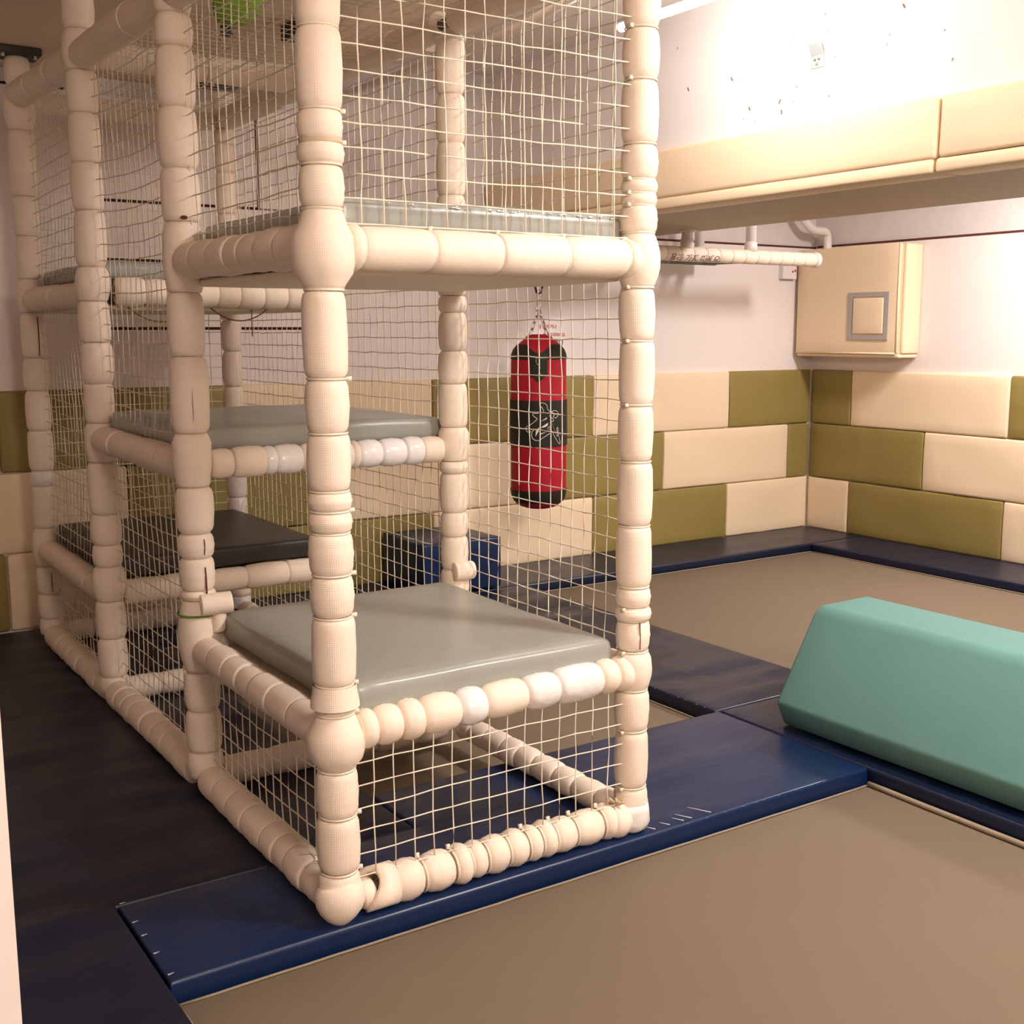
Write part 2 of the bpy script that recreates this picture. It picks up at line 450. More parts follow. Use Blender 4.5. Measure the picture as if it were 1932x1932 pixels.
# ------------------------------------------------------------------ FLOOR MATS AND TRAMPOLINES
def mat_pad(name, pts, z0, z1, label, cat='mat', group=None, wr=0.006, seed=0, res=0.06, m='navy'):
    """vinyl-covered foam mat over a rectilinear outline (list of rectangles), closed solid with soft wrinkles."""
    o = None
    rects = pts
    xs = sorted({r[0] for r in rects} | {r[1] for r in rects}); ys = sorted({r[2] for r in rects} | {r[3] for r in rects})
    def dens(a):
        out = []
        for p, q in zip(a[:-1], a[1:]):
            k = max(1, int((q - p) / res))
            out += [p + (q - p) * i / k for i in range(k)]
        return out + [a[-1]]
    def withedge(a):
        s = set(a)
        for v in list(a): s |= {v + .008, v - .008, v + .003, v - .003}
        lo, hi = min(a), max(a)
        return sorted(x for x in s if lo <= x <= hi)
    X, Y = dens(withedge(xs)), dens(withedge(ys))
    inside = lambda x, y: any(r[0] <= x <= r[1] and r[2] <= y <= r[3] for r in rects)
    def edist(x, y):
        best = 9
        for dx, dy in ((1, 0), (-1, 0), (0, 1), (0, -1), (.7, .7), (-.7, .7), (.7, -.7), (-.7, -.7)):
            for s in (0.0005, .003, .008, .016, .03):
                if not inside(x + dx * s, y + dy * s):
                    best = min(best, s); break
        return best
    cells = [(i, j) for i in range(len(X) - 1) for j in range(len(Y) - 1) if inside((X[i] + X[i + 1]) / 2, (Y[j] + Y[j + 1]) / 2)]
    V, F, ti, bi = [], [], {}, {}
    def top(i, j):
        if (i, j) not in ti:
            x, y = X[i], Y[j]
            e = edist(x, y)
            dz = {0.0005: -.011, .003: -.0045, .008: -.0012}.get(e, 0)
            if e > .02:
                k = mnoise.noise(Vector((x * 2.6 + seed, y * 9, seed))) + .5 * mnoise.noise(Vector((x * 11 + seed, y * 4, 2)))
                dz += k * wr
            ti[(i, j)] = len(V); V.append((x, y, z1 + dz))
        return ti[(i, j)]
    def bot(i, j):
        if (i, j) not in bi:
            bi[(i, j)] = len(V); V.append((X[i], Y[j], z0))
        return bi[(i, j)]
    cs = set(cells)
    for i, j in cells:
        F.append((top(i, j), top(i + 1, j), top(i + 1, j + 1), top(i, j + 1)))
        for (di, dj, a, b) in ((0, -1, (i, j), (i + 1, j)), (1, 0, (i + 1, j), (i + 1, j + 1)), (0, 1, (i + 1, j + 1), (i, j + 1)), (-1, 0, (i, j + 1), (i, j))):
            if (i + di, j + dj) not in cs:
                F.append((bot(*a), bot(*b), top(*b), top(*a)))
    # bottom
    for i, j in cells:
        F.append((bot(i, j), bot(i, j + 1), bot(i + 1, j + 1), bot(i + 1, j)))
    o = obj(name, (V, F), m)
    tag(o, label, cat, 'navy mats and pads around the trampolines')
    return o

ZF = -0.218
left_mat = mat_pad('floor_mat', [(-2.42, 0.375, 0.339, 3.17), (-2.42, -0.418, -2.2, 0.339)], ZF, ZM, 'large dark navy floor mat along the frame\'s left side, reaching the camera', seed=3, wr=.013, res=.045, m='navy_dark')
front_pad = mat_pad('trampoline_pad', [(-0.412, 1.742, -0.058, 0.333), (0.381, 1.742, 0.333, 0.60)], ZF, ZM, 'blue vinyl pad under the front of the frame, edging the front trampoline', seed=11, wr=.006)
side_pad = mat_pad('trampoline_pad', [(1.748, 2.35, -3.2, 0.597)], ZF, ZM, 'navy pad strip beneath the teal foam block', seed=17, m='navy_shaded')
rear_pad = mat_pad('trampoline_pad', [(1.73, 2.35, 0.603, 2.70)], ZF, ZM, 'dark navy pad strip running from the teal block towards the back wall', seed=23, wr=.013, res=.04, m='navy_shaded')
mat_pad('trampoline_pad', [(0.381, 5.015, 2.706, 3.195)], ZF, ZM, 'dark navy pad strip along the foot of the back wall', seed=29, m='navy_shaded')
mat_pad('trampoline_pad', [(4.53, 5.015, -3.2, 2.70)], ZF, ZM, 'dark navy pad strip along the foot of the right wall', seed=31, m='navy_shaded')
# pale cracks in the vinyl along the pad edges
def scratches(parent, items):
    bm = bmesh.new()
    for (x, y, z, dx, dy, l, wd) in items:
        d = Vector((dx, dy, 0)).normalized(); s = Vector((-d.y, d.x, 0)) * wd
        p = Vector((x, y, z)); q = p + d * l
        bm.faces.new([bm.verts.new(c) for c in (p - s, q - s * .3, q + s * .3, p + s)])
    obj('vinyl_crack', bm, 'scratch', parent, smooth=False, kind='stuff')
it = [(x, -0.056, ZM - .002, .3, 1, R.uniform(.008, .018), .003) for x in (1.55, 1.50, 1.43, 1.36, 1.30, 1.27, 1.22, 1.15, 1.08, 1.01, -.33, -.27)]
it += [(x, -0.05, ZM + .0075, -.5, 1, l, .0025) for x, l in ((1.10, .07), (1.03, .05), (1.0, .035), (.95, .03), (.9, .03))]
it += [(-0.41, y, ZM + .0075, 1, .2, .014, .003) for y in (.325, .22, .15, .06, -.04)]
scratches(front_pad, it)
scratches(rear_pad, [(1.732, y, ZM - .001, 1, .2, .016, .004) for y in (.66, .70, .76, .80, .86, .93, 1.02, 1.15)])

def trampoline(x0, x1, y0, y1, label, welt=True):
    t = empty('trampoline', ((x0 + x1) / 2, (y0 + y1) / 2, -0.218), label, 'trampoline', 'trampoline beds')
    def sag(p, n):
        s = math.sin(PI * (p.x - x0) / (x1 - x0)) * math.sin(PI * (p.y - y0) / (y1 - y0))
        return Vector((0, 0, -0.012 * max(0, s)))
    obj('bed', rbox(x0, x1, y0, y1, ZB - .012, ZB, 0.004, (16, 16, 1), sag), 'bed', t)
    bm = bmesh.new()
    for a, b in (((x0, y0), (x1, y0)), ((x1, y0), (x1, y1)), ((x1, y1), (x0, y1)), ((x0, y1), (x0, y0))):
        inset = 0.012
        pa = Vector((a[0] + (inset if a[0] == x0 else -inset), a[1] + (inset if a[1] == y0 else -inset), ZB + .003))
        pb = Vector((b[0] + (inset if b[0] == x0 else -inset), b[1] + (inset if b[1] == y0 else -inset), ZB + .003))
        k = 30
        tube([pa.lerp(pb, i / k) + Vector((0, 0, .0015 * mnoise.noise(Vector((i * .7, a[0], a[1]))))) for i in range(k + 1)], .0032, 6, bm)
    obj('edge_welt', bm, 'welt', t)
    bm = bmesh.new()
    box_bm(x0, x1, y0, y0 + .03, -.218, ZB - .014, bm); box_bm(x0, x1, y1 - .03, y1, -.218, ZB - .014, bm)
    box_bm(x0, x0 + .03, y0 + .03, y1 - .03, -.218, ZB - .014, bm); box_bm(x1 - .03, x1, y0 + .03, y1 - .03, -.218, ZB - .014, bm)
    obj('bed_frame', bm, 'iron', t, smooth=False)
    return t
t1 = trampoline(-0.412, 1.744, -2.2, -0.062, 'large beige trampoline bed in the foreground before the frame')
obj('rolled_edge', tube([(1.728 + .003 * mnoise.noise(Vector((i * .5, 0, 3))), -.075 - i * .07, ZB + .008) for i in range(31)], .0085, 8), 'welt', t1)
trampoline(0.385, 1.726, 0.606, 2.70, 'beige trampoline bed beneath the climbing frame')
trampoline(2.354, 4.526, -2.6, 2.70, 'beige trampoline bed in the far corner behind the teal block')

# ------------------------------------------------------------------ THE CLIMBING FRAME
XR, YC, YE, YF = 0.853, 0.912, 1.893, 2.89
frame = empty('climbing_frame', (0.43, 1.45, ZM), 'tall cream foam-wrapped climbing frame with rope nets on blue mats', 'play frame')

def sleeve_prof(L, r, pinch=0.84, sh=0.016):
    sh = min(sh, L * .36)
    return [(0.0005, r * pinch), (sh * .25, r * (pinch + (1 - pinch) * .55)), (sh * .6, r * (pinch + (1 - pinch) * .85)), (sh * 1.1, r * .985),
            (L * .5, r * 1.02), (L - sh * 1.1, r * .985), (L - sh * .6, r * (pinch + (1 - pinch) * .85)), (L - sh * .25, r * (pinch + (1 - pinch) * .55)), (L - .0005, r * pinch)]

def sleeve(parent, p0, d, L, r, m='foam', pinch=0.84, name='foam_sleeve', wob=0.025, sh=0.033):
    sd = R.uniform(0, 90)
    d = Vector(d).normalized()
    tilt = Vector((R.uniform(-1, 1), R.uniform(-1, 1), R.uniform(-1, 1))) * .012
    return obj(name, lathe(p0, d + tilt, sleeve_prof(L, r, pinch, sh), 20, True, wob=wob, seed=sd), m, parent)

def tie(parent, p, d, r, side, nub=True):
    d, u, v = frame_axes(d)
    vf = lathe(Vector(p) - d * .0025, d, [(0, r), (0.0005, r + .0022), (.0045, r + .0022), (.005, r)], 18, False)
    bm = bmesh.new()
    vs_ = [bm.verts.new(c) for c in vf[0]]
    for f in vf[1]: bm.faces.new([vs_[i] for i in f])
    if nub:
        s = Vector(side).normalized()
        c = Vector(p) + s * (r + .006)
        t_ = s.cross(d).normalized()
        q = [bm.verts.new(c + s * (a * .006) + d * (b * .0045) + t_ * (e * .004)) for a in (-1, 1) for b in (-1, 1) for e in (-1, 1)]
        for f in ((0, 1, 3, 2), (4, 6, 7, 5), (0, 4, 5, 1), (2, 3, 7, 6), (0, 2, 6, 4), (1, 5, 7, 3)):
            bm.faces.new([q[i] for i in f])
    return obj('cable_tie', bm, 'tie', parent)

POST = {}
def post(key, x, y, r, zs_, z0, z1, bulbs=(), mats={}, ties=None, lab=None):
    p = obj('post', lathe((x, y, z0 + .01), (0, 0, 1), [(0, .021), (z1 - z0 - .01, .021)], 12), 'pipe', frame)
    if lab: p['label'] = lab
    zs_ = sorted(zs_)
    for a, b in zip(zs_[:-1], zs_[1:]):
        bl = next((q for q in bulbs if a - .001 <= (q[0] + q[1]) / 2 <= b + .001), None)
        rr = r * R.uniform(.97, 1.03)
        if bl:
            L = b - a
            R1 = bl[2]
            prof = [(0.001, r * .86), (L * .06, r * .93), (L * .2, R1 * .90), (L * .35, R1 * .98), (L * .5, R1), (L * .65, R1 * .975), (L * .82, r * 1.06), (L * .94, r * .93), (L - .001, r * .84)]
            obj('joint_cover', lathe((x, y, a), (0, 0, 1), prof, 24, True, wob=.02, seed=a * 7), 'foam', p)
        else:
            mm = 'foam'
            for (q0, q1, m_) in mats.get('list', ()):
                if q0 <= (a + b) / 2 <= q1: mm = m_
            s = sleeve(p, (x, y, a), (0, 0, 1), b - a, rr, mm, R.uniform(.75, .85), wob=.03 if mm.startswith('foam') else .06)
            if mm == 'tape_old': s['label'] = 'sleeve wrapped in scuffed white tape'
    if ties:
        for z in zs_[1:-1]:
            tie(p, (x, y, z), (0, 0, 1), r * .86, ties, nub=R.random() < .5)
    POST[key] = p
    return p

# front left post (A)
zA = [-0.012, .064, .197, .306, .435, .502, .656, .751, .843, .891, .935, 1.06, 1.176, 1.362, 1.528, 1.617, 1.664, 1.727, 1.889, 2.03, 2.12, 2.26, 2.395]
pA = post('A', 0, 0, .0485, zA, -.02, 2.395, [(.306, .435, .066), (1.362, 1.528, .068)], ties=(.9, -.25, 0))
obj('foot_cover', lathe((-.010, -.026, -.060), (.09, .24, 1), [(0.001, .006), (.006, .018), (.018, .034), (.034, .047), (.052, .055), (.07, .058), (.085, .055), (.094, .049)], 24, wob=.06, seed=4), 'foam', pA)
obj('open_gap', lathe((0, 0, .016), (0, 0, 1), [(0, .0490), (.0015, .0500), (.0045, .0500), (.006, .0490)], 12, False, a0=PI * 1.15, a1=PI * 1.62), 'brown', pA)
obj('open_gap', lathe((0, 0, 1.660), (0, 0, 1), [(0, .0455), (.004, .0462), (.008, .0455)], 22, False), 'foam_edge', pA)
vf = lathe((0, 0, .452), (0, 0, 1), [(0, .056), (.012, .0545), (.03, .051), (.05, .0485)], 22, False, wob=.03, seed=9)
obj('flared_collar', vf, 'foam', pA)
# front right post (B)
zB = [-.012, .077, .233, .344, .448, .532, .564, .62, .78, .946, 1.091, 1.251, 1.383, 1.516, 1.582, 1.611, 1.644, 1.729, 1.88, 2.0, 2.12, 2.26, 2.395]
pB = post('B', XR, 0, .046, zB, -.02, 2.395, [(.344, .448, .052), (1.383, 1.516, .056)], ties=(-1, -.35, 0))
obj('taped_foot', lathe((XR, 0, -.05), (0, 0, 1), [(0.001, .03), (.012, .044), (.03, .05), (.06, .049), (.08, .047)], 22, wob=.10, seed=5), 'tape_old', pB)['label'] = 'foot bound in wrinkled tape'
# second left post (C)
zC = [-.012, .072, .191, .31, .52, .55, .641, .713, .845, .996, 1.209, 1.382, 1.571, 1.711, 1.871, 2.026, 2.11, 2.25, 2.395]
pC = post('C', 0, YC, .0515, zC, -.02, 2.395, [(.31, .52, .062), (.845, .996, .0545), (1.382, 1.571, .057)])
# middle left post (E)
zE = [-.012, .051, .192, .328, .454, .532, .641, .826, .964, 1.099, 1.241, 1.381, 1.497, 1.685, 1.842, 2.003, 2.14, 2.27, 2.395]
pE = post('E', 0, YE, .0525, zE, -.02, 2.395, [(.328, .454, .06), (.826, .964, .056), (1.381, 1.497, .059), (2.14, 2.27, .058)])
# rear left post (F)
zF_ = [-.012, .06, .167, .288, .454, .634, .70, .868, 1.035, 1.172, 1.357, 1.494, 1.665, 1.824, 2.084, 2.26, 2.37]
pF = post('F', 0, YF, .0515, zF_, -.02, 2.37, [(.288, .454, .06), (1.357, 1.494, .058), (2.084, 2.26, .062)], mats=dict(list=[(.64, .69, 'tape_old')]))
# rear right (G), middle right (H), right (D)
zD = [.0, .14, .27, .40, .512, .62, .7, .826, .866, .975, 1.112, 1.215, 1.335, 1.387, 1.54, 1.693, 1.85, 1.994, 2.157]
pD = post('D', XR, YC, .0465, zD, -.02, 2.15, [(.27, .40, .05), (.866, .975, .05), (1.387, 1.54, .05)])
obj('torn_end', lathe((XR, YC, 2.15), (.1, 0, 1), [(0, .045), (.012, .047), (.022, .03), (.034, .022), (.04, .006)], 14, wob=.25, seed=2), 'tape', pD)['label'] = 'torn top end wrapped in white tape'
pG = post('G', XR, YF, .0455, [-.012, .05, .085, .24, .30, .40, .52, .74, .90, 1.03, 1.19, 1.33, 1.46, 1.62, 1.80, 1.98, 2.10, 2.17, 2.325], -.02, 2.33, [(.30, .40, .05), (1.33, 1.46, .05)],
          mats=dict(list=[(.41, .74, 'tape_old'), (.74, .90, 'tape_old'), (.0, .05, 'tape')]))
pH = post('H', XR, YE, .0465, [-.012, .12, .24, .30, .42, .55, .70, .83, .96, 1.09, 1.22, 1.34, 1.46, 1.60, 1.75, 1.90, 2.05, 2.15, 2.395], -.02, 2.395, [(.30, .42, .05), (1.34, 1.46, .05)])
# ribbed collar on the rear right post under its ceiling plate, dark ceiling plates with bolts
bm = bmesh.new()
for i in range(14):
    vf = lathe((XR, YF, 2.175 + i * .0105), (0, 0, 1), [(0, .043), (.003, .047), (.007, .047), (.0098, .043)], 16, False)
    vs_ = [bm.verts.new(c) for c in vf[0]]
    for f in vf[1]: bm.faces.new([vs_[j] for j in f])
obj('ribbed_collar', bm, 'foam_plain', pG)
for (p, x, y, zt) in ((pF, 0, YF, 2.40), (pG, XR, YF, 2.40), (pH, XR - .02, YE, 2.40)):
    o = obj('ceiling_plate', rbox(x - .085, x + .085, y - .075, y + .075, zt - .03 - (.025 if p is not pF else 0), zt - .001, .004, (2, 2, 1)), 'iron', p, smooth=False)
    for sx in (-1, 1):
        obj('bolt', lathe((x + sx * .06, y - .055, zt - .042 - (.025 if p is not pF else 0)), (0, 0, 1), [(0, .009), (.014, .009)], 6), 'chrome', o, smooth=False)

def slit(p, x, y, r, za, zb_, deg, w=.003, side=(.8338, -.552)):
    # an open seam in the foam: a thin dark wedge let into the sleeve's surface, deg from the side that faces the doorway
    a0 = math.atan2(-2.31 - y, -1.054 - x)
    s = -1 if (math.cos(a0 + .1) * side[0] + math.sin(a0 + .1) * side[1]) < (math.cos(a0) * side[0] + math.sin(a0) * side[1]) else 1
    a = a0 + s * math.radians(deg)
    rad = Vector((math.cos(a), math.sin(a), 0)); tan = Vector((-rad.y, rad.x, 0))
    V, F = [], []
    n = 6
    for i in range(n + 1):
        z = za + (zb_ - za) * i / n
        ww = w * (.25 + .75 * math.sin(PI * (i + .3) / (n + .6)))
        c = Vector((x, y, z)) + tan * (.002 * mnoise.noise(Vector((z * 30, x, y))))
        for q in (-ww, ww):
            V.append(tuple(c + tan * q + rad * (r + .0012)))
        V.append(tuple(c + rad * (r - .006)))
    for i in range(n):
        b = 3 * i
        F += [(b, b + 1, b + 4, b + 3), (b + 1, b + 2, b + 5, b + 4), (b + 2, b, b + 3, b + 5)]
    obj('open_seam', (V, F), 'brown', p, smooth=False)
slit(pC, 0, YC, .0515, .52, .62, 27, .0024); slit(pC, 0, YC, .0515, .655, .70, 26, .0012)
slit(pC, 0, YC, .0515, 1.03, 1.12, 8, .0008); slit(pC, 0, YC, .0525, 1.575, 1.585, 6, .010)
slit(pF, 0, YF, .0515, 1.18, 1.34, 22, .0022); slit(pF, 0, YF, .0515, .18, .27, 12, .002)
slit(pB, XR, 0, .046, .46, .53, 25, .0007)

# rails ------------------------------------------------------------------
def rail(a, b, za, zb_, r, breaks=None, n=None, mats={}, ties=None, wob=.03, trim0=.048, trim1=.048, pinch=.82, lab=None):
    """foam-covered rail between two points of the plan; breaks are distances from a."""
    A = Vector((*a, za)); B = Vector((*b, zb_))
    d = B - A; L = d.length; dn = d / L
    p = obj('rail', lathe(A + dn * .02, dn, [(0, .017), (L - .04, .017)], 10), 'pipe', frame)
    if lab: p['label'] = lab
    if breaks is None:
        breaks = [trim0]
        span = L - trim0 - trim1
        k = n or max(2, round(span / .13))
        ws = [R.uniform(.7, 1.35) for _ in range(k)]
        tot = sum(ws)
        for w_ in ws: breaks.append(breaks[-1] + span * w_ / tot)
    for i, (s, e) in enumerate(zip(breaks[:-1], breaks[1:])):
        m = mats.get(i, 'foam')
        q = sleeve(p, A + dn * s, dn, e - s, r * R.uniform(.96, 1.05), m, R.uniform(pinch - .05, pinch + .05), wob=wob, sh=.034)
        if m == 'tape': q['label'] = 'sleeve bound in glossy white tape'
        if m == 'tape_old': q['label'] = 'sleeve patched with cracked white tape'
    if ties:
        for s in breaks[1:-1]:
            tie(p, A + dn * s, dn, r * .85, ties, nub=R.random() < .6)
    return p

fA, fB, fC, fD, fE, fF, fG, fH = (0, 0), (XR, 0), (0, YC), (XR, YC), (0, YE), (0, YF), (XR, YF), (XR, YE)
Z0 = 0.0
# front rails
rail(fA, fB, 1.4515, 1.4515, .0495, [.05, .08, .252, .429, .615, .799, .845], ties=(0, -.2, 1), pinch=.88)
rail(fA, fB, .384, .392, .0455, [.045, .052, .093, .157, .213, .314, .387, .506, .601, .736, .79, .835], pinch=.73, mats={5: 'tape', 7: 'tape_old', 8: 'tape_old', 4: 'foam', 6: 'foam'})
rb = rail(fA, fB, -.006, -.006, .0475, [.131, .209, .294, .338, .384, .447, .506, .547, .591, .655, .744, .788, .835], pinch=.64, wob=.05, ties=(0, .3, 1))
# the torn sleeve beside the front left foot: an open curl of thick foam
def curl(parent, p0, d, L, ri, ro, a0, a1, m='foam', seg=18, name='torn_sleeve', lab=None):
    d, u, v = frame_axes(d)
    V, F, UV = [], [], []
    n = seg + 1
    for t in (0, L):
        for rr in (ri, ro):
            for i in range(n):
                a = a0 + (a1 - a0) * i / seg
                tt = t + (.018 * math.sin(a * 1.5) if t == 0 else 0)
                V.append(tuple(Vector(p0) + d * tt + (u * math.cos(a) + v * math.sin(a)) * rr * (1 + .04 * math.sin(3 * a))))
    def q(*f):
        F.append(f); UV.extend([(V[i][0] + V[i][1], V[i][2]) for i in f])
    for i in range(seg):
        q(i, i + 1, n + i + 1, n + i)                      # start ring
        q(2 * n + i, 3 * n + i, 3 * n + i + 1, 2 * n + i + 1)
        q(n + i, n + i + 1, 3 * n + i + 1, 3 * n + i)      # outside
        q(i, 2 * n + i, 2 * n + i + 1, i + 1)              # inside
    q(0, n, 3 * n, 2 * n)
    q(seg, 2 * n + seg, 3 * n + seg, n + seg)
    o = obj(name, (V, F, UV), m, parent)
    o['label'] = lab or 'torn foam sleeve gaping open'
    return o
curl(rb, (.072, 0, -.004), (1, 0, 0), .062, .036, .05, PI * .62, PI * 2.38)
sleeve(rb, (.047, 0, -.012), (1, 0, 0), .035, .036, 'foam', .8)
bm = bmesh.new()
for k in range(16):
    a = R.uniform(0, 2 * PI); c = Vector((.80, -.01, .035))
    tube([c, c + Vector((math.cos(a) * .03, math.sin(a) * .025, R.uniform(.0, .03)))], .0035, 4, bm)
obj('shredded_foam', bm, 'foam_edge', rb, kind='stuff')
sleeve(rb, (.775, -.012, -.006), (1, 0, -.2), .045, .042, 'foam', .8)
# left side rails
rail(fA, fC, 1.457, 1.467, .048, n=7, pinch=.93, wob=.02)
rail(fA, fC, .375, .378, .044, n=7, pinch=.93, wob=.02)
rail(fA, fC, -.010, -.008, .047, n=8, pinch=.92, wob=.02)
rail(fC, fE, -.008, -.006, .049, n=8, pinch=.92, wob=.02)
rail(fE, fF, -.010, -.008, .049, n=8, pinch=.92, wob=.02)
rail(fC, fE, .90, .907, .047, n=4, pinch=.95, wob=.02)
rail(fE, fF, .352, .360, .047, n=4, pinch=.94, wob=.02)
rail(fE, fF, 1.408, 1.408, .047, n=4, pinch=.94, wob=.02)
# right side rails
rail(fB, fD, -.008, -.008, .041, n=9, pinch=.85, wob=.06)
rail(fD, fH, -.008, -.008, .041, n=7)
rail(fH, fG, -.008, -.008, .041, n=7)
rail(fB, fD, .384, .384, .043, n=6)
rail(fB, fD, 1.452, 1.452, .046, n=6)
rail(fD, fH, .905, .905, .044, n=6)
rail(fH, fG, .355, .355, .044, n=6)
rail(fH, fG, 1.408, 1.408, .046, n=6)
# cross rails
rail(fC, fD, -.008, -.008, .044, n=6, pinch=.86)
rail(fE, fH, -.008, -.008, .044, n=6, pinch=.86)
rail(fF, fG, -.008, -.008, .044, n=6, pinch=.86)
rail(fC, fD, .384, .384, .042, n=6)
rail(fC, fD, .905, .907, .044, [.05, .114, .21, .243, .324, .416, .486, .509, .585, .668, .73, .802], mats={2: 'tape', 3: 'tape', 5: 'tape', 7: 'tape', 8: 'tape', 9: 'tape'})
rail(fC, fD, 1.455, 1.452, .046, n=5)
rail(fE, fH, .352, .352, .046, n=5, pinch=.88)
rail(fE, fH, 1.418, 1.405, .05, n=8, pinch=.82, mats={3: 'foam_plain', 4: 'foam_plain', 5: 'foam_plain', 6: 'foam_plain', 7: 'foam_plain'}, trim0=.075)
rail(fF, fG, .355, .355, .044, n=5)
rail(fF, fG, 1.408, 1.408, .046, n=5)
# top rails
rail(fE, fF, 2.190, 2.222, .052, n=3, pinch=.97, wob=.01)
rail(fC, fE, 2.165, 2.190, .050, n=3, pinch=.97, wob=.01)
rail(fA, fC, 2.160, 2.165, .050, n=3, pinch=.97, wob=.01)
rail(fE, fH, 2.200, 2.195, .048, n=4, pinch=.95, wob=.02)
rail(fF, fG, 2.205, 2.195, .040, n=4, pinch=.95, wob=.02)
rail(fA, fB, 2.190, 2.190, .046, n=5, pinch=.9)
rail(fH, fG, 2.207, 2.207, .047, n=3, pinch=.97, wob=.01)
rail(fD, fH, 2.207, 2.207, .047, n=3, pinch=.97, wob=.01)
rail(fB, fD, 2.200, 2.207, .047, n=3, pinch=.97, wob=.01)

# curled foam end pieces on the second and right posts
sleeve(pC, (-.012, YC - .050, .512), (1, -.12, .02), .088, .031, 'foam', .93, name='rolled_foam_end', wob=.05, sh=.01)['label'] = 'foam end curled over beside a green tie'
sleeve(pC, (.036, YC - .050, .43), (.1, 0, 1), .075, .022, 'foam', .8, name='rolled_foam_end', wob=.05, sh=.02)
obj('green_tie', lathe((0, YC, .478), (.12, 0, 1), [(0, .0600), (.001, .0625), (.005, .0625), (.006, .060)], 22, False), 'greentie', pC)
sleeve(pD, (XR - .030, YC - .045, .512), (1, -.1, 0), .068, .03, 'foam', .93, name='rolled_foam_end', wob=.05, sh=.01)['label'] = 'foam end curled over'

# platform boards under the cushions (covered in the same pale cloth)
def board(x0, x1, y0, y1, z0, z1):
    return obj('platform_board', rbox(x0, x1, y0, y1, z0, z1, .008, (6, 6, 1), soft(.004, z0 * 9, 0)), 'foam_plain', frame)
board(.03, XR - .03, .03, YC - .03, 1.398, 1.418)
board(.03, XR - .03, .03, YC - .03, .362, .382)
board(.03, XR - .03, YC + .03, YE - .03, .868, .888)
board(.03, XR - .03, YE + .03, YF - .03, 1.352, 1.372)
board(.03, XR - .03, YE + .03, YF - .03, .322, .342)

# nets --------------------------------------------------------------------
CELL = 0.0529
def net(a, b, z0, z1, off=(0, 0), inset=.045, sag=0.0, bulge=.006, cell=CELL, thick=.0018, hmat='rope', za=None, lab=None, slope=0.0):
    A = Vector((a[0] + off[0], a[1] + off[1], 0)); B = Vector((b[0] + off[0], b[1] + off[1], 0))
    d = B - A; L = d.length; dn = d / L
    A = A + dn * inset; L -= 2 * inset
    nrm = Vector((-dn.y, dn.x, 0))
    n = max(2, round(L / cell)); k = max(2, round((z1 - z0) / cell))
    sd = R.uniform(0, 99)
    def P(i, j):
        u, v = i / n, j / k
        s = math.sin(PI * u)
        p = A + dn * (L * u)
        z = z0 + (z1 - z0) * v + slope * (1 - u) * 0 - sag * s * (0.3 + v)
        jt = Vector((mnoise.noise(Vector((i * .9 + sd, j * .55, 0))), mnoise.noise(Vector((i * .9 + sd, j * .55, 5))), mnoise.noise(Vector((i * .6 + sd, j * .8, 9)))))
        edge = 0 if i in (0, n) or j in (0, k) else 1
        return p + Vector((0, 0, z)) + dn * (jt.x * .004 * edge) + nrm * (bulge * s * math.sin(PI * v) + jt.y * .004) + Vector((0, 0, jt.z * .004 * edge))
    bm = bmesh.new()
    grid = [[P(i, j) for j in range(k + 1)] for i in range(n + 1)]
    for i in range(n + 1):
        tube(grid[i], thick, 5, bm)
    for j in range(k + 1):
        tube([grid[i][j] for i in range(n + 1)], thick, 5, bm)
    o = obj('rope_net', bm, hmat, frame, kind='stuff')
    return o
# front
net(fA, fB, .0385, .3655, (0, -.012), inset=.034)
net(fA, fB, 1.5014, 2.175, (0, -.012), inset=.034)
# left side
net(fA, fC, .0, .36, (.012, 0))
net(fA, fC, 1.48, 2.16, (.012, 0))
net(fC, fE, .0, .88, (.02, 0), inset=.03, bulge=-.01, sag=.015)
net(fC, fE, .93, 2.16, (.02, 0), inset=.03, bulge=-.012, sag=.02)
net(fE, fF, .0, .33, (.02, 0), inset=.03)
net(fE, fF, .39, 1.38, (.02, 0), inset=.03, bulge=-.02, sag=.02)
net(fE, fF, 1.44, 2.17, (.02, 0), inset=.03, bulge=-.02, sag=-.02)
# right side
net(fB, fD, .407, 1.414, (.03, 0), inset=.048, bulge=-.01)
net(fB, fD, 1.48, 2.155, (.03, 0), inset=.04)
net(fD, fH, -.0, .88, (.0, 0))
net(fD, fH, .94, 2.15, (.03, 0))
net(fH, fG, -.0, 1.38, (.03, 0))
net(fH, fG, 1.44, 2.15, (.03, 0))
# rear
net(fF, fG, .0, .33, (0, .01), hmat='rope')
net(fF, fG, .39, 1.38, (0, .01), hmat='rope')
net(fF, fG, 1.44, 2.16, (0, .01), hmat='rope')
# roof net
def roof_net(x0, x1, y0, y1, z, cell=.05):
    n, k = round((x1 - x0) / cell), round((y1 - y0) / cell)
    bm = bmesh.new()
    g = [[Vector((x0 + (x1 - x0) * i / n, y0 + (y1 - y0) * j / k, z - .012 * math.sin(PI * i / n) * math.sin(PI * j / k) + .004 * mnoise.noise(Vector((i * .7, j * .7, 0))))) for j in range(k + 1)] for i in range(n + 1)]
    for i in range(n + 1): tube(g[i], .0012, 4, bm)
    for j in range(k + 1): tube([g[i][j] for i in range(n + 1)], .0012, 4, bm)
    obj('roof_net', bm, 'rope', frame, kind='stuff')
roof_net(.04, XR, .03, YC, 2.205)
roof_net(.04, XR, YC + .02, YE, 2.195)
roof_net(.04, XR, YE + .04, YF - .04, 2.20)
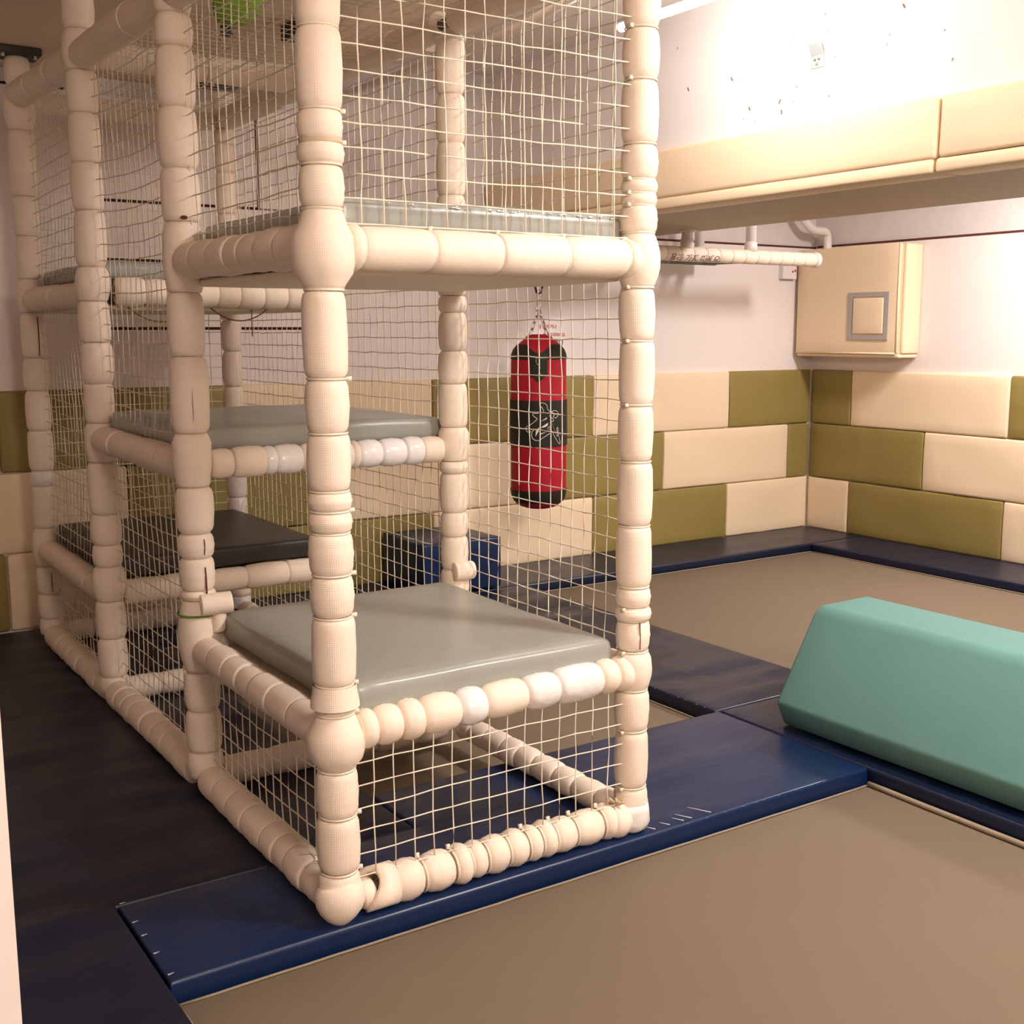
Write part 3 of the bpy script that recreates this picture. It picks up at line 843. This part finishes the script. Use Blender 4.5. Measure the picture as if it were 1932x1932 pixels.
# hanging cord loops below the upper rear platform
bm = bmesh.new()
for (xa, xb, dz) in ((.12, .36, .05), (.42, .64, .045)):
    tube([Vector((xa + (xb - xa) * t / 10, YE + .02, 1.362 - dz * 4 * (t / 10) * (1 - t / 10))) for t in range(11)], .0025, 5, bm)
for xa in (.30, .58):
    tube([(xa, YE + .03, 1.36), (xa, YE + .03, 1.26)], .002, 5, bm)
obj('slack_cord', bm, 'rope_dark', frame)

# cushions on the platforms (loose: things of their own)
def cushion(x0, x1, y0, y1, z0, z1, m, label, r=.02, puff=.006, seed=0):
    t = obj('platform_cushion', rbox(x0, x1, y0, y1, z0, z1, r, (16, 16, 3), pad_disp(x0, x1, y0, y1, z0, z1, puff, .004, seed)), m)
    tag(t, label, 'cushion', 'cushions on the frame\'s platforms')
    bm = bmesh.new()
    for cx, cy in ((x0, y0), (x1, y0), (x0, y1), (x1, y1)):
        sx = 1 if cx == x0 else -1; sy = 1 if cy == y0 else -1
        c = (cx + sx * r * .31, cy + sy * r * .31)
        tube([(c[0], c[1], z0 + r), (c[0], c[1], (z0 + z1) / 2), (c[0], c[1], z1 - r)], .0022, 6, bm)
    obj('corner_seam', bm, m, t)
    return t
cushion(.055, XR - .055, .012, .885, .402, .482, 'grey', 'light grey cushion on the lowest front platform', seed=1, puff=.008)
cushion(.02, XR - .018, .948, 1.846, .935, 1.004, 'grey', 'grey cushion on the middle platform behind the front tower', seed=2)
cushion(.035, XR - .03, 1.905, 2.85, .398, .470, 'black', 'black cushion on the low rear platform', seed=3, r=.012)
tc = cushion(.045, XR - .04, .016, .885, 1.488, 1.560, 'grey', 'grey cushion on the top front platform inside the net', seed=4, puff=.005)
cushion(.04, XR - .04, 1.92, 2.85, 1.455, 1.522, 'grey', 'grey cushion on the upper rear platform beside the back wall', seed=5)

bm = bmesh.new()
for i in range(26):
    x = R.uniform(.30, .78) if i < 22 else R.uniform(.1, .3)
    z = 1.5505 + R.uniform(-.002, .003); l = R.uniform(.003, .014); h = R.uniform(.0008, .0022)
    bm.faces.new([bm.verts.new(p) for p in ((x, .0150, z - h), (x + l, .0150, z - h * .5), (x + l * .9, .0165, z + h), (x + l * .1, .0165, z + h * .7))])
obj('worn_spot', bm, 'tape', tc, smooth=False, kind='stuff')

# ------------------------------------------------------------------ TEAL BLOCK, BLUE STEP
sec = [(1.822, -.048), (1.786, .036), (1.962, .325), (1.99, .345), (2.225, .347), (2.25, .33), (2.415, .036), (2.385, -.048)]
def block(sec, y0, y1, n=18):
    # round the corners of the section
    S = []
    N = len(sec)
    for i in range(N):
        p0, p, p1 = Vector(sec[i - 1]), Vector(sec[i]), Vector(sec[(i + 1) % N])
        d0, d1 = (p0 - p), (p1 - p)
        rr = min(.011, d0.length * .4, d1.length * .4)
        for t in (0, .5, 1):
            a = p + d0.normalized() * rr * (1 - t) ** 2 + d1.normalized() * rr * t ** 2
            S.append(a)
    V, F = [], []
    ys_ = [y0, y0 + .004, y0 + .014] + [y0 + .014 + (y1 - y0 - .028) * i / n for i in range(1, n)] + [y1 - .014, y1 - .004, y1]
    cx = sum(s.x for s in S) / len(S); cz = sum(s.y for s in S) / len(S)
    for k, y in enumerate(ys_):
        e = {0: .962, 1: .985, len(ys_) - 2: .985, len(ys_) - 1: .962}.get(k, 1.0)
        for s in S:
            d = 1 + .006 * mnoise.noise(Vector((s.x * 4, y * 2.5, s.y * 4)))
            zz = cz + (s.y - cz) * e * d
            V.append((cx + (s.x - cx) * e * d, y + .012 * (s.y), max(zz, -.0432)))
    n_ = len(S)
    for k in range(len(ys_) - 1):
        for i in range(n_):
            j = (i + 1) % n_
            F.append((k * n_ + i, k * n_ + j, (k + 1) * n_ + j, (k + 1) * n_ + i))
    F.append(tuple(range(n_))[::-1]); F.append(tuple((len(ys_) - 1) * n_ + i for i in range(n_)))
    return V, F
V, F = block(sec, -1.7, .372)
V = [(x, y, z) for x, y, z in V]
tb = obj('foam_block', (V, F), 'teal')
tag(tb, 'long teal foam block with slanted sides lying on the navy pad', 'foam block')

bs = empty('foam_step', (2.0, 2.93, ZM), 'small navy foam step box by the back wall behind the net', 'step')
obj('body', rbox(1.745, 2.205, 2.72, 3.17, -.042, .222, .012, (4, 4, 3), soft(.004, 2, 0)), 'navy', bs)
bm = bmesh.new()
tube([(1.75, 2.725, .218), (2.2, 2.725, .218), (2.2, 3.165, .218), (1.75, 3.165, .218)], .004, 6, bm, closed=True)
obj('piping', bm, 'navy_side', bs)

# ------------------------------------------------------------------ MONKEY BARS AND PUNCHING BAG
mb = empty('monkey_bars', (3.2, 2.85, 1.72), 'white foam-wrapped monkey bars hung along the back wall', 'monkey bars')
def mrail(x0, x1, y, z, r, m, name='rail', n=20):
    p = obj(name, lathe((x0, y, z), (1, 0, 0), [(0, .017), (x1 - x0, .017)], 10), 'pipe', mb)
    st = (x1 - x0) / n
    for i in range(n):
        L = st
        obj('foam_sleeve', lathe((x0 + i * st, y, z), (1, 0, 0), [(.0005, r * .93), (.008, r), (L - .008, r * 1.01), (L - .0005, r * .93)], 16, True, wob=.02, seed=i), m, p)
    return p
front_rail = mrail(2.02, 4.36, 2.62, 1.695, .040, 'foam_plain', n=24)
mrail(2.02, 3.98, 3.05, 1.705, .034, 'greypad', n=14)
obj('end_cap', lathe((4.36, 2.62, 1.695), (1, 0, 0), [(0, .040), (.006, .046), (.03, .046), (.034, .040), (.036, .02)], 18), 'pvc', front_rail)
for i, x in enumerate((2.2, 2.43, 2.66, 2.9, 3.15, 3.4, 3.65, 3.9)):
    p = obj('rung', lathe((x, 2.64, 1.695), (0, 1, .02), [(0, .015), (.40, .015)], 10), 'greypad', mb)
    obj('foam_sleeve', lathe((x, 2.665, 1.695), (0, 1, .02), [(0, .027), (.01, .031), (.34, .031), (.35, .027)], 14), 'greypad', p)
for x, y in ((2.6, 2.62), (3.36, 2.62), (3.845, 2.62), (2.6, 3.05), (3.36, 3.05), (3.845, 3.05)):
    top = 2.64 if x > 3.46 else 1.825
    if 2.475 > x: top = 2.64
    h = obj('hanger', lathe((x, y, 1.70), (0, 0, 1), [(0, .03), (top - 1.70, .03)], 16), 'pvc', mb)
    obj('flange', lathe((x, y, top - .012), (0, 0, 1), [(0, .05), (.011, .05)], 16), 'pvc', h)
    obj('tee', lathe((x, y, 1.725), (0, 0, 1), [(0, .036), (.05, .036), (.054, .031)], 16), 'pvc', h)

def text_bm(body, size, place, align='CENTER', bold=0.0):
    """flat lettering turned into a thin mesh; place(u, v) -> world point."""
    c = bpy.data.curves.new('lettering', 'FONT')
    c.body = body; c.size = size; c.align_x = align; c.offset = bold; c.resolution_u = 3
    o = bpy.data.objects.new('lettering', c)
    COL.objects.link(o)
    bpy.context.view_layer.update()
    me = bpy.data.meshes.new_from_object(o.evaluated_get(bpy.context.evaluated_depsgraph_get()))
    bpy.data.objects.remove(o); bpy.data.curves.remove(c)
    bm = bmesh.new(); bm.from_mesh(me)
    bpy.data.meshes.remove(me)
    for v in bm.verts:
        v.co = place(v.co.x, v.co.y)
    return bm
def on_rail(u, v):
    a = -.62 + (v - .02) / .0425
    return Vector((3.395 + u, 2.62 - math.cos(a) * .0428, 1.695 + math.sin(a) * .0428))
o = obj('handwriting', text_bm('올라 가지 마세요', .052, on_rail), 'ink_pen', front_rail, smooth=False)
o['label'] = 'handwritten Korean warning in pen'

bx, by = 2.428, 2.70
RB = .1445
bag = empty('punching_bag', (bx, by, .355), 'red and black punching bag hanging behind the net on the back wall side', 'punching bag')
TH0 = math.atan2(-2.3098 - by, -1.054 - bx)      # direction from the bag towards the door side (where its print faces)
def cyl(u, z, r):                                  # u: metres to the right of the print's centre line
    a = TH0 + u / RB
    return Vector((bx + math.cos(a) * r, by + math.sin(a) * r, z))
prof = [(0, .01), (.004, .06), (.016, .098), (.035, .122), (.065, .138), (.10, RB), (.4, RB + .001), (.62, RB), (.77, RB - .001), (.805, .1395), (.830, .130), (.856, .109), (.880, .080), (.902, .060), (.907, .04), (.908, .005)]
body = obj('body', lathe((bx, by, .355), (0, 0, 1), prof, 40, True, wob=.012, seed=3), 'red', bag)
def brad(z):
    t = z - .355
    for (a, ra), (b, rb_) in zip(prof[:-1], prof[1:]):
        if a <= t <= b: return ra + (rb_ - ra) * (t - a) / max(1e-6, b - a)
    return RB
def wrap(name, zlo, zhi, u0, u1, m, off=.004, n=64, k=6, parent=None, lab=None):
    V, F = [], []
    for i in range(n + 1):
        u = u0 + (u1 - u0) * i / n
        for j in range(k + 1):
            a, b = zlo(u), zhi(u)
            z = a + (b - a) * j / k
            V.append(tuple(cyl(u, z, brad(z) + off)))
    for i in range(n):
        for j in range(k):
            q = i * (k + 1) + j
            F.append((q, q + k + 1, q + k + 2, q + 1))
    o = obj(name, (V, F), m, parent or bag)
    if lab: o['label'] = lab
    return o
half = PI * RB
cst = lambda c: (lambda u: c)
vn = lambda u: 1.211 - .048 * max(0, 1 - abs(u) / .085)
wrap('black_band', cst(1.136), vn, -half, half, 'bagblack')
wrap('black_band', cst(.692), cst(.928), -half, half, 'bagblack')
wrap('black_band', cst(.395), cst(.462), -half, half, 'bagblack')
wrap('black_tab', lambda u: 1.022 + .036 * abs(u) / .043, cst(1.155), -.043, .043, 'bagblack', off=.0055, n=16)
for z in (1.095, 1.065):
    obj('rivet', lathe(cyl(.004, z, RB + .005), cyl(.004, z, 1) - cyl(.004, z, 0), [(0, .006), (.003, .005), (.005, .001)], 10), 'chrome', body)
# the white line drawing printed on the middle band, traced point by point
def em(px, py):   # crop pixels (9.66 x, origin 950,690) -> u, z on the bag
    s = 1 / 9.66 * (0.143 / 52.5)
    return ((px - 545) * s, .928 - (py - 600) * (.236 / 835))
EMB = [
    [(555, 640), (600, 635), (650, 645), (690, 680), (700, 750), (740, 790), (770, 800)],
    [(555, 640), (560, 680), (610, 730), (635, 795)],
    [(770, 800), (820, 780), (880, 785), (915, 830), (900, 890), (860, 915), (815, 900), (805, 880), (830, 865), (810, 830), (775, 800)],
    [(740, 860), (745, 895), (790, 915), (820, 945), (805, 975), (770, 970)],
    [(540, 825), (450, 825), (435, 850), (475, 890), (525, 920), (490, 960), (390, 1040), (330, 1070), (315, 1100), (330, 1150), (370, 1170), (420, 1150)],
    [(770, 980), (830, 1110), (890, 1250), (910, 1230), (885, 1120), (895, 1080), (915, 1110), (915, 1180), (945, 1290), (965, 1350), (955, 1390), (930, 1380), (870, 1300), (780, 1150)],
    [(470, 1110), (430, 1160), (420, 1220), (440, 1280), (490, 1315), (540, 1318), (600, 1280), (740, 1190)],
    [(690, 1110), (740, 1060), (760, 1100), (720, 1125)],
]
bm = bmesh.new()
for line in EMB:
    P = []
    for (a, b), (c, d) in zip(line[:-1], line[1:]):
        for t in range(4):
            u, z = em(a + (c - a) * t / 4, b + (d - b) * t / 4)
            P.append(cyl(u, z, RB + .0065))
    u, z = em(*line[-1]); P.append(cyl(u, z, RB + .0065))
    tube(P, .0018, 4, bm)
for poly in ([(585, 970), (690, 895), (690, 925)], [(580, 1080), (700, 1000), (715, 1000), (700, 1050), (640, 1080)], [(490, 1245), (500, 1130), (550, 1075), (560, 1130)], [(570, 1210), (590, 1180), (690, 1160)]):
    bm.faces.new([bm.verts.new(cyl(*em(*p), RB + .0068)) for p in poly])
obj('printed_emblem', bm, 'ink_white', bag)['label'] = 'white line-drawn fighter emblem'
# ring, chains and hook
def link(c, d, L, wd, bm, r=.0028, roll=0):
    d, u, v = frame_axes(d)
    s = u * math.cos(roll) + v * math.sin(roll)
    pts = []
    for i in range(12):
        a = 2 * PI * i / 12
        pts.append(Vector(c) + d * (math.cos(a) * L / 2) + s * (math.sin(a) * wd / 2))
    tube(pts, r, 5, bm, closed=True)
apex = Vector((bx, by, 1.385))
for k in range(4):
    a = TH0 + PI / 4 + k * PI / 2
    base = Vector((bx + math.cos(a) * .064, by + math.sin(a) * .064, 1.258))
    bm = bmesh.new()
    for i in range(4):
        link(base.lerp(apex, (i + .5) / 4), apex - base, .045, .018, bm, roll=i * PI / 2)
    obj('chain', bm, 'chrome', bag)
bm = bmesh.new()
link(apex, (0, 0, 1), .04, .03, bm, .003)
for i in range(3):
    link((bx, by, 1.415 + i * .028), (0, 0, 1), .036, .018, bm, roll=i * PI / 2)
obj('hanging_chain', bm, 'chrome', bag)
bm = bmesh.new()
tube([(bx + .02, by, 1.56), (bx + .022, by, 1.50), (bx + .014, by, 1.475), (bx, by, 1.468), (bx - .014, by, 1.475), (bx - .022, by, 1.50), (bx - .02, by, 1.56)], .006, 8, bm)
tube([(bx + .02, by, 1.56), (bx, by, 1.585), (bx - .02, by, 1.56)], .006, 8, bm)
tube([(bx, by, 1.585), (bx, by, 1.665)], .004, 6, bm)
obj('hook', bm, 'iron', bag)
bm = bmesh.new()
link(Vector(cyl(-.005, 1.13, RB + .006)), (0, 0, 1), .04, .02, bm, .002)
tube([cyl(-.005, 1.25, .085), cyl(-.004, 1.205, .139), cyl(-.005, 1.15, RB + .007)], .0015, 5, bm)
obj('small_ring', bm, 'chrome', bag)

# warning sheet on the back wall behind the bag
sg = obj('paper_sign', box_bm(2.70, 2.992, 3.2235, 3.2248, 1.15, 1.358), 'paper', smooth=False)
tag(sg, 'white paper sign with red and black Korean lines on back wall', 'sign')
def on_wall(cx, z):
    return lambda u, v: Vector((cx + u, 3.2225, z + v))
obj('red_lettering', text_bm('발 올리거나', .027, on_wall(2.917, 1.295), 'RIGHT', .0006), 'ink_red', sg, smooth=False)
obj('red_lettering', text_bm('올라가지마세요', .0245, on_wall(2.978, 1.249), 'RIGHT', .0006), 'ink_red', sg, smooth=False)
obj('black_lettering', text_bm('(위험!!)', .037, on_wall(2.964, 1.206), 'RIGHT', .0009), 'ink_black', sg, smooth=False)

# ------------------------------------------------------------------ PADDED BOX, SWITCH, PIPES ON THE RIGHT
pb = empty('padded_box', (4.95, 2.78, 1.115), 'cream padded box with square hatch high in the right corner', 'padded cover')
obj('face_pad', rbox(4.85, 4.885, 2.385, 3.195, 1.138, 1.80, .012, (1, 8, 8), soft(.004, 1, 0)), 'cream', pb)
obj('end_pad', rbox(4.89, 5.04, 2.36, 2.385, 1.138, 1.80, .010, (2, 1, 6), soft(.003, 2, 0)), 'cream', pb)
obj('base_pad', rbox(4.862, 5.04, 2.37, 3.195, 1.112, 1.136, .010, (2, 8, 1), soft(.003, 3, 0)), 'cream', pb)
obj('core', box_bm(4.886, 5.04, 2.386, 3.19, 1.137, 1.79), 'cream', pb, smooth=False)
bm = bmesh.new()
tube([(4.853, 2.383, 1.139), (4.853, 2.383, 1.80)], .006, 8, bm)
tube([(4.853, 2.383, 1.139), (4.853, 3.19, 1.139)], .006, 8, bm)
obj('piping', bm, 'cream', pb)
h = obj('hatch', rbox(4.838, 4.856, 2.482, 2.715, 1.258, 1.478, .006, (1, 3, 3)), 'cream', pb)
bm = bmesh.new()
for (a, b, c, d) in ((2.445, 2.755, 1.486, 1.514), (2.445, 2.755, 1.222, 1.250), (2.445, 2.476, 1.25, 1.486), (2.721, 2.755, 1.25, 1.486)):
    box_bm(4.842, 4.852, a, b, c, d, bm)
obj('hatch_frame', bm, 'groove', h, smooth=False)['label'] = 'grey square hatch frame'

sw = empty('wall_switch', (4.77, 3.2, 1.66), 'small white switch box with red mark beside the padded box', 'switch')
obj('case', rbox(4.705, 4.832, 3.185, 3.226, 1.614, 1.703, .004, (1, 1, 1)), 'switchw', sw, smooth=False)
obj('red_button', lathe((4.815, 3.186, 1.668), (0, -1, 0), [(0, .008), (.004, .008), (.006, .003)], 10), 'redled', sw)
obj('red_mark', box_bm(4.785, 4.80, 3.1838, 3.1852, 1.655, 1.668), 'redled', sw, smooth=False)

P = [Vector(p) for p in ((4.72, 3.13, 2.12), (4.79, 3.13, 2.02), (4.85, 3.12, 1.955), (4.90, 3.115, 1.925), (4.95, 3.11, 1.925), (4.99, 3.10, 1.925), (5.015, 3.10, 1.90), (5.02, 3.10, 1.86), (5.02, 3.10, 1.80))]
Q = []
for i in range(len(P) - 1):
    for t in range(3): Q.append(P[i].lerp(P[i + 1], t / 3))
Q.append(P[-1])
for _ in range(2): Q = [Q[0]] + [(Q[i - 1] + Q[i] * 2 + Q[i + 1]) / 4 for i in range(1, len(Q) - 1)] + [Q[-1]]
sp = obj('drain_pipe', tube([p for p in Q], .027, 14), 'pvc')
tag(sp, 'white bent drain pipe above the padded corner box', 'pipe')
P = [Vector(p) for p in ((1.66, 3.2, 2.47), (1.655, 2.6, 2.46), (1.642, 2.1, 2.45), (1.62, 1.6, 2.455), (1.585, 1.24, 2.47), (1.54, .8, 2.50), (1.50, .3, 2.54))]
cp = empty('conduit', (1.6, 1.7, 2.45), 'pale bent conduit pipe under the raised ceiling beside the beam', 'pipe')
obj('pipe', tube(P, .018, 12), 'pvc', cp)
for y, z in ((2.3, 2.455), (1.0, 2.49)):
    bm = bmesh.new(); box_bm(1.55, 1.66, y - .01, y + .01, z + .016, 2.64, bm)
    obj('bracket', bm, 'pvc', cp, smooth=False)

# bent plate left on the beam's face
br = empty('metal_bracket', (2.473, .915, 2.30), 'small galvanised metal plate screwed to the white beam', 'bracket')
obj('plate', box_bm(2.469, 2.4748, .884, .946, 2.262, 2.305), 'galv', br, smooth=False)
bm = bmesh.new()
q = [bm.verts.new(p) for p in ((2.469, .884, 2.305), (2.469, .946, 2.305), (2.458, .952, 2.352), (2.458, .892, 2.352), (2.4748, .884, 2.305), (2.4748, .946, 2.305), (2.463, .952, 2.354), (2.463, .892, 2.354))]
for f in ((0, 1, 2, 3), (7, 6, 5, 4), (0, 4, 5, 1), (1, 5, 6, 2), (2, 6, 7, 3), (3, 7, 4, 0)): bm.faces.new([q[i] for i in f])
obj('bent_flap', bm, 'galv', br, smooth=False)
for y, z in ((.905, 2.293), (.925, 2.293), (.915, 2.275)):
    obj('screw', lathe((2.466, y, z), (-1, 0, 0), [(0, .005), (.002, .004), (.003, .001)], 8), 'chrome', br)

# tube lamp under the raised ceiling
bl = empty('tube_lamp', (1.75, .95, 2.64), 'bright white tube lamp hanging beside the beam under the raised ceiling', 'lamp')
obj('tube', lathe((1.75, .70, 2.37), (0, 1, 0), [(0, .012), (.004, .016), (.496, .016), (.50, .012)], 16), 'lamp', bl)
for y in (.685, 1.20):
    obj('cap', lathe((1.75, y, 2.37), (0, 1, 0), [(0, .013), (.003, .017), (.012, .017), (.015, .013)], 14), 'pvc', bl)
for y in (.75, 1.15):
    obj('cord', lathe((1.75, y, 2.386), (0, 0, 1), [(0, .003), (.254, .003)], 6), 'pvc', bl)

# green mesh pouch with its clip over the roof net, and a small black clip on the ceiling
gp = empty('green_pouch', (.40, 1.52, 2.30), 'green mesh pouch with black clip hanging from the ceiling above the net', 'pouch')
obj('mesh_bag', lathe((.375, 1.50, 2.245), (.35, -.25, 1), [(0, .012), (.012, .04), (.035, .062), (.065, .078), (.10, .082), (.13, .07), (.15, .03), (.155, .004)], 20, True, wob=.10, seed=6), 'green', gp)
o = obj('clip', rbox(.340, .372, 1.472, 1.492, 2.215, 2.247, .004, (1, 1, 1)), 'iron', gp)
bm = bmesh.new()
for s in (-1, 1):
    tube([(.356 + s * .012, 1.478, 2.232), (.356 + s * .03, 1.475, 2.212), (.356 + s * .02, 1.475, 2.195)], .0025, 5, bm)
obj('wire', bm, 'chrome', gp)
gh = obj('cord', tube([(.42, 1.47, 2.385), (.43, 1.46, 2.4)], .004, 6), 'iron', gp)
